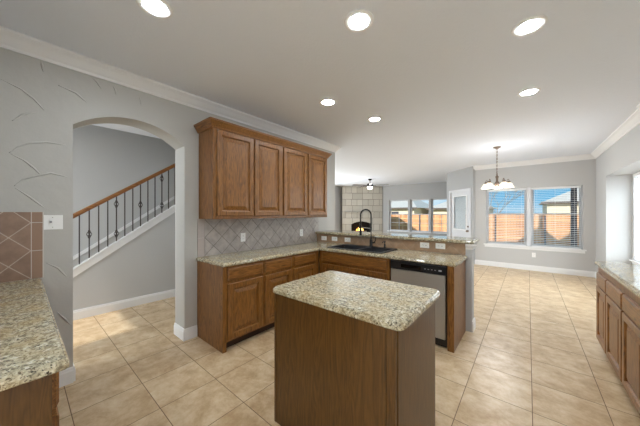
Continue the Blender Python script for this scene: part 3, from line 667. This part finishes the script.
outlet('white upright outlet on the grey tiles near the inside corner', (LW+.010, 3.035, 1.094), PI/2)
for lb, x, z in (('first outlet from the left wall on the tan strip behind the sink', -2.768, .985), ('second outlet from the left wall on the tan strip behind the sink', -2.538, .99),
              ('white outlet on the tan strip just left of the faucet', -2.272, .99), ('left outlet of the pair above the dishwasher counter', -1.055, 1.0), ('right outlet of the pair at the peninsula end of the tan strip', -.86, 1.004)):
    outlet(lb, (x, KY-.010, z-.003), 0, True)
outlet('white outlet low on the nook wall under the window', (.11, NB, .39), 0)

# ------------------------------------------------------------------ ceiling lights
def downlight(label, x, y, z=CZ):
    t = thing('recessed_light', label, 'ceiling light', (x, y, z), 0, 'recessed ceiling lights')
    MB().lathe([(.068, -.001), (.1, -.001), (.1, -.004), (.096, -.007), (.068, -.007), (.068, -.001)], (0, 0, 0), 32).build('trim_ring', white, t)
    MB().lathe([(.0, -.0025), (.067, -.0025), (.067, -.001), (0, -.001)], (0, 0, 0), 32).build('diffuser', lamp_em, t)
    return t
for lb, x, y in (('lit recessed light above the near-left counter by the cornice', -1.828, .552), ('lit recessed light above the island, large at the top centre', -.893, 1.492), ('lit recessed light at upper right, nearer of the two by the right wall', .005, 2.299),
                 ('lit recessed light close to the upper cabinets over the left counter', -1.824, 2.341), ('lit recessed light above the sink, smallest of the kitchen ceiling', -1.652, 3.179), ('lit recessed light toward the nook above the right-hand walkway', .008, 3.548)):
    downlight(lb, x, y)
# further lamps of the same house that the picture does not show
for lb, x, y in (('recessed light behind the camera near the pantry wall', -.4, -1.2), ('recessed light behind the camera by the added side window', -1.9, -3.2), ('recessed light behind the camera near the rear wall', .3, -3.4), ('recessed light in the stair hall near the arch', -3.85, .1), ('recessed light in the stair hall toward the back', -3.85, 2.9),
                 ):
    downlight(lb, x, y)

# chandelier
t = thing('chandelier', 'bronze chandelier with frosted bell shades hanging in the breakfast nook', 'chandelier', (-.474, 6.076, 0))
MB().lathe([(0, CZ), (.065, CZ), (.065, CZ-.012), (.03, CZ-.03), (.012, CZ-.05), (0, CZ-.05)], n=20).build('canopy', bronze, t)
ch = MB(); z = CZ-.045; k = 0
while z > 2.20:
    pts = [(.011*math.cos(a)*(k % 2), .011*math.cos(a)*(1-k % 2), z-.018+.022*math.sin(a)) for a in [2*PI*i/10 for i in range(11)]]
    ch.tube(pts, .0032, 5, False); z -= .034; k += 1
ch.tube([(0.003, 0, CZ-.04), (-.004, 0.002, 2.2)], .003, 5); ch.build('chain', bronze, t)
MB().lathe([(0, 2.22), (.012, 2.21), (.012, 2.17), (.03, 2.15), (.02, 2.11), (.02, 2.06), (.045, 2.02), (.04, 1.975), (.018, 1.95), (.014, 1.93), (0, 1.91)], n=20).build('hub', bronze, t)
for k in range(5):
    a = 2*PI*k/5+.35; c_, s_ = math.cos(a), math.sin(a)
    pr_ = [(.025, 1.97), (.07, 1.935), (.12, 1.955), (.155, 2.03), (.178, 2.09), (.19, 2.095), (.2, 2.075), (.2, 2.045)]
    ar = MB().tube([(r*c_, r*s_, z) for r, z in pr_], .0065, 8).build('arm', bronze, t)
    MB().lathe([(0, 2.055), (.022, 2.055), (.026, 2.03), (.026, 2.02), (0, 2.02)], (0.2*c_, 0.2*s_, 0), 16).build('socket', bronze, ar)
    MB().lathe([(.022, 2.025), (.036, 2.017), (.052, 1.995), (.066, 1.965), (.082, 1.935), (.086, 1.928), (.082, 1.931), (.063, 1.965), (.049, 1.991), (.034, 2.012), (.02, 2.02)], (0.2*c_, 0.2*s_, 0), 24).build('shade', frost, ar)
lm = bpy.data.lights.new('chandelier_glow', 'POINT'); lm.energy = 38; lm.color = (1, .975, .95); lm.shadow_soft_size = .2
lo_ = bpy.data.objects.new('chandelier_glow', lm); col.objects.link(lo_); lo_.location = (-.474, 6.076, 1.84)
fm = bpy.data.lights.new('fan_globe_glow', 'POINT'); fm.energy = 11; fm.shadow_soft_size = .18; fm.color = (.97, .98, 1)
fo = bpy.data.objects.new('fan_globe_glow', fm); col.objects.link(fo); fo.location = (-4.658, 8.596, 2.25)

# living-room ceiling fan
t = thing('ceiling_fan', 'dark ceiling fan with a lit globe in the living room before the stone chimney', 'fan', (-4.658, 8.596, 0), .25)
MB().lathe([(0, CZ), (.075, CZ), (.07, CZ-.03), (.03, CZ-.06), (0, CZ-.06)], n=20).build('canopy', black_metal, t)
MB().tube([(0, 0, CZ-.05), (0, 0, 2.56)], .014, 10).build('downrod', black_metal, t)
MB().lathe([(0, 2.57), (.04, 2.57), (.11, 2.55), (.12, 2.51), (.12, 2.47), (.08, 2.445), (0, 2.445)], n=24).build('motor', black_metal, t)
MB().lathe([(0, 2.45), (.085, 2.445), (.10, 2.415), (.085, 2.375), (.045, 2.35), (0, 2.345)], n=24).build('light_globe', fan_em, t)
for k in range(5):
    a = 2*PI*k/5; r = Matrix.Rotation(a, 3, 'Z') @ Matrix.Rotation(.16, 3, 'X')
    br = MB().box(.1, .22, -.018, .018, -.006, .002, r, (0, 0, 2.49)).build('blade_iron', black_metal, t)
    MB().add([r @ Vector((x, y, zz))+Vector((0, 0, 2.494)) for zz in (0, .008) for x, y in ((.19, -.05), (.66, -.068), (.7, -.04), (.7, .04), (.66, .068), (.19, .05))],
             [(0, 1, 2, 3, 4, 5)[::-1], (6, 7, 8, 9, 10, 11)]+[(i, (i+1) % 6, (i+1) % 6+6, i+6) for i in range(6)]).build('blade', mat('dark_blade', srgb(70, 64, 62), .5), br)

# ------------------------------------------------------------------ stone corner fireplace (local x along the 45-degree face, room side -y)
FA = Vector((-6.85, 9.9, 0)); FL = 1.98
t = thing('stone_fireplace', 'cream stone-block corner fireplace rising to the ceiling, with a lit fire', 'fireplace', FA, PI/4)
HX0, HX1, HZ0, HZ1, HAP = .45, 1.45, .46, .90, 1.035
ar = [(HX0+(HX1-HX0)*k/12, HZ1+(HAP-HZ1)*math.sin(PI*k/12)**.8) for k in range(13)]
MB().prism([(0, 0), (FL, 0), (FL, CZ-.002), (0, CZ-.002)][:1]+[(0, CZ-.002), (FL, CZ-.002), (FL, 0), (HX1, 0), (HX1, HZ0)]+ar[::-1]+[(HX0, HZ0), (HX0, 0)], 'y', 0, .22).splay().build('chimney_breast', stone, t)
MB().box(HX0, HX1, 0, .22, 0, HZ0).build('hearth', stone, t)
fb = MB().box(HX0-.02, HX1+.02, .48, .5, HZ0-.02, HAP+.05).box(HX0-.02, HX0, .22, .48, HZ0-.02, HAP+.05).box(HX1, HX1+.02, .22, .48, HZ0-.02, HAP+.05).box(HX0-.02, HX1+.02, .22, .5, HZ0-.02, HZ0).box(HX0-.02, HX1+.02, .22, .5, HAP+.03, HAP+.05)
fb.build('firebox', mat('soot_black', srgb(30, 27, 30), .9), t)
gr = MB(); arq = [(x, z-.0) for x, z in ar]
for i in range(12): gr.bar((arq[i][0], .03, arq[i][1]-.012), (arq[i+1][0], .03, arq[i+1][1]-.012), .02, .03)
gr.box(HX0, HX0+.02, .02, .04, HZ0, HZ1); gr.box(HX1-.02, HX1, .02, .04, HZ0, HZ1); gr.build('surround', black_metal, t)
MB().box(.12, FL-.42, -.09, 0, 1.455, 1.50).build('mantel_ledge', stone, t, bevel=.006)
for k, (x, y, r) in enumerate(((.72, .3, .045), (.95, .27, .055), (1.12, .34, .045))): MB().tube([(x-.17, y, HZ0+r), (x+.17, y+.04, HZ0+r+.02)], [r, r*.9], 10).build('log', bark, t)
for k, (x, h_, m_) in enumerate(((.78, .12, flame_mat), (.86, .20, flame_mat), (.95, .24, flame_core), (1.03, .19, flame_core), (1.1, .13, flame_mat), (.9, .15, flame_core))):
    MB().lathe([(.012, 0), (.04, h_*.22), (.034, h_*.5), (.015, h_*.8), (0, h_)], (x, .28+.01*k, HZ0+.09), 10).build('flame', m_, t)

# ------------------------------------------------------------------ staircase and railing behind the arch
t = thing('staircase', 'white-skirted staircase climbing behind the arch', 'stairs', (-4.74, -.41, 0))
st = MB()
for k in range(14): st.box(-.845, -.002, .26*k, .26*(k+1)+.0, max(0, .183*k-.33), .183*(k+1)-.31) if k > 1 else None
st.build('steps', mat('beige_stair_carpet', srgb(176, 160, 140), .95), t)
ya, yb = -.15, 2.45
def para(y0, y1, zl, zh): return [(y0+.41, sz(y0)+zl), (y1+.41, sz(y1)+zl), (y1+.41, sz(y1)+zh), (y0+.41, sz(y0)+zh)]
struct(MB().prism(para(ya, yb, .021, .112), 'x', .1, .0).prism(para(ya, yb, -.0, .112), 'x', .1001, .115).prism(para(ya, yb, .1, .116), 'x', .115, .125).build('trim_8', white, loc=(-4.74, -.41, 0)))
MB().prism(para(-.35, 2.6, .04, .10), 'x', -.858, -.84).build('wall_skirt', white, t)
t = thing('stair_railing', 'wooden handrail on dark iron balusters along the stairs behind the arch', 'railing', (-4.68, 0, 0))
def rz(y): return 1.345+.692*(y-.452)
MB().prism([(-.1, rz(-.1)), (2.45, rz(2.45)), (2.45, rz(2.45)+.066), (-.1, rz(-.1)+.066)], 'x', -.032, .032).build('handrail', rail_wood, t, bevel=.014)
kn = {1: [1.129], 4: [1.558, 1.12], 7: [1.556], 10: [1.999, 1.552], 13: [2.0], -2: [.9, 1.2], 16: [2.4, 2.0]}
for k in range(-5, 19):
    y = .519+.0995*k
    bl = MB().box(-.0065, .0065, y-.0065, y+.0065, sz(y)+.117, rz(y)+.01).build('baluster', iron, t)
    for zk in kn.get(k, []):
        m_ = MB()
        for q in range(4):
            m_.tube([((.006+.021*math.sin(PI*i/8))*math.cos(q*PI/2+i*.35), y+(.006+.021*math.sin(PI*i/8))*math.sin(q*PI/2+i*.35), zk-.05+.1*i/8) for i in range(9)], .0042, 5)
        m_.lathe([(0, zk-.058), (.012, zk-.055), (.012, zk-.046), (0, zk-.044)], (0, y, 0), 8).lathe([(0, zk+.044), (.012, zk+.046), (.012, zk+.055), (0, zk+.058)], (0, y, 0), 8)
        m_.build('basket_knot', iron, bl)

# ------------------------------------------------------------------ outdoors
GZ = -.45
struct(MB().box(-60, 60, -40, 70, GZ-.2, GZ).build('ground', dirt))
# roofs of this house: out of sight, they shade the yard and fence
rf = MB()
rf.prism([(-11.2, 2.99), (-5.55, 2.99), (-8.25, 4.78), (-9.3, 4.78)], 'y', 4.2, 11.9)
rf.prism([(-.5, 4.85), (.55, 5.85), (1.5, 4.85)], 'y', 1.0, 8.5); rf.box(.50, .70, 8.2, 8.5, 5.2, 6.5)
rf.prism([(1.1, 4.75), (3.4, 7.0), (5.7, 4.75)], 'y', 1.0, 8.5)
rf.box(-1.2, 5.7, 1.0, 8.4, 3.0, 4.85)
struct(rf.build('roof', shingle))
FY = 20.0
t = thing('wooden_fence', 'tall sunlit cedar board fence across the back yard', 'fence', (0, FY, 0))
fb = MB(); x = -22.0; k = 0
while x < 12: fb.box(x+.004, x+.146, 0, .02, GZ+.03, 1.37+.03*math.sin(k*1.7)); x += .15; k += 1
fb.build('boards', fence_mat, t)
for z in (-.1, .45, 1.0): MB().box(-22, 12, -.04, 0, z-.045, z+.045).build('rail', fence_rail, t)
x = -21.0; j = 0
while x < 12: MB().box(x-.04, x+.04, -.13, -.041, GZ, 1.32).build('post', navy, t); x += 2.42
tag(MB().box(.895, 1.01, 9.55, 9.66, GZ, 2.99).build('patio_post', navy), 'dark square patio post just outside the nook window', 'post')
tag(MB().box(.6, 6.0, 8.62, 9.75, 2.99, 3.1).build('patio_cover', fascia), 'patio cover carried by the dark post outside', 'canopy')
def house(label, loc, W, D, wallh, roofh, over=.45, ridge='x', hip=0):
    t = thing('neighbor_house', label, 'house', loc)
    MB().box(0, W, 0, D, 0, wallh).build('wall', siding, t)
    if ridge == 'x':
        v = [(-over, -over, wallh), (W+over, -over, wallh), (W+over, D+over, wallh), (-over, D+over, wallh), (hip, D/2, wallh+roofh), (W-hip, D/2, wallh+roofh)]
        MB().add(v, [(0, 1, 5, 4), (1, 2, 5), (2, 3, 4, 5), (3, 0, 4), (3, 2, 1, 0)]).build('roof', shingle, t)
    MB().box(-over-.02, W+over+.02, -over-.03, -over, wallh-.14, wallh+.04).build('fascia', fascia, t)
    return t
house('cream neighbor house with grey hip roof seen through the nook window', (1.3, 30, GZ), 11, 9, 2.85, 2.6, .4, 'x', 4.6)
h_ = house('cream neighbor house with grey roof seen through the left living-room window', (-15.8, 30, GZ), 5.4, 8, 2.55, 1.8, .5, 'x', 2.0)
MB().box(2.6, 3.5, -.05, 0, 1.2, 2.1).build('window', navy, h_)
h_ = house('grey-roofed neighbor house seen through the middle and right living-room windows', (-9.2, 33, GZ), 5.6, 8, 2.5, 1.8, .6, 'x', 3)
def tree(label, loc, hgt, seed):
    rnd = random.Random(seed); t = thing('bare_tree', label, 'tree', loc); MBt = MB(); MBt.tube([(0, 0, 0), (.05, 0, hgt*.2), (0, .05, hgt*.4)], [.09, .07, .05], 8); MBt.build('trunk', bark, t)
    b = MB()
    def grow(p, d, L_, r, dep):
        q = p+d*L_; b.tube([p, (p+q)/2+Vector((rnd.uniform(-.05, .05),)*3)*L_, q], [r, r*.85, r*.65], 4, False)
        if dep == 0: return
        for k in range(3):
            nd = (d+Vector((rnd.uniform(-.8, .8), rnd.uniform(-.8, .8), rnd.uniform(-.1, .6)))).normalized(); grow(q, nd, L_*rnd.uniform(.6, .8), r*.62, dep-1)
    for k in range(4): a = 2*PI*k/4+rnd.random(); grow(Vector((0, .05, hgt*.38)), Vector((math.cos(a)*.7, math.sin(a)*.7, 1)).normalized(), hgt*.22, .028, 4)
    b.build('branches', bark, t)
tree('leafless tree beyond the fence in the nook window half below the chandelier', (-1.9, 25, GZ), 4.6, 3)
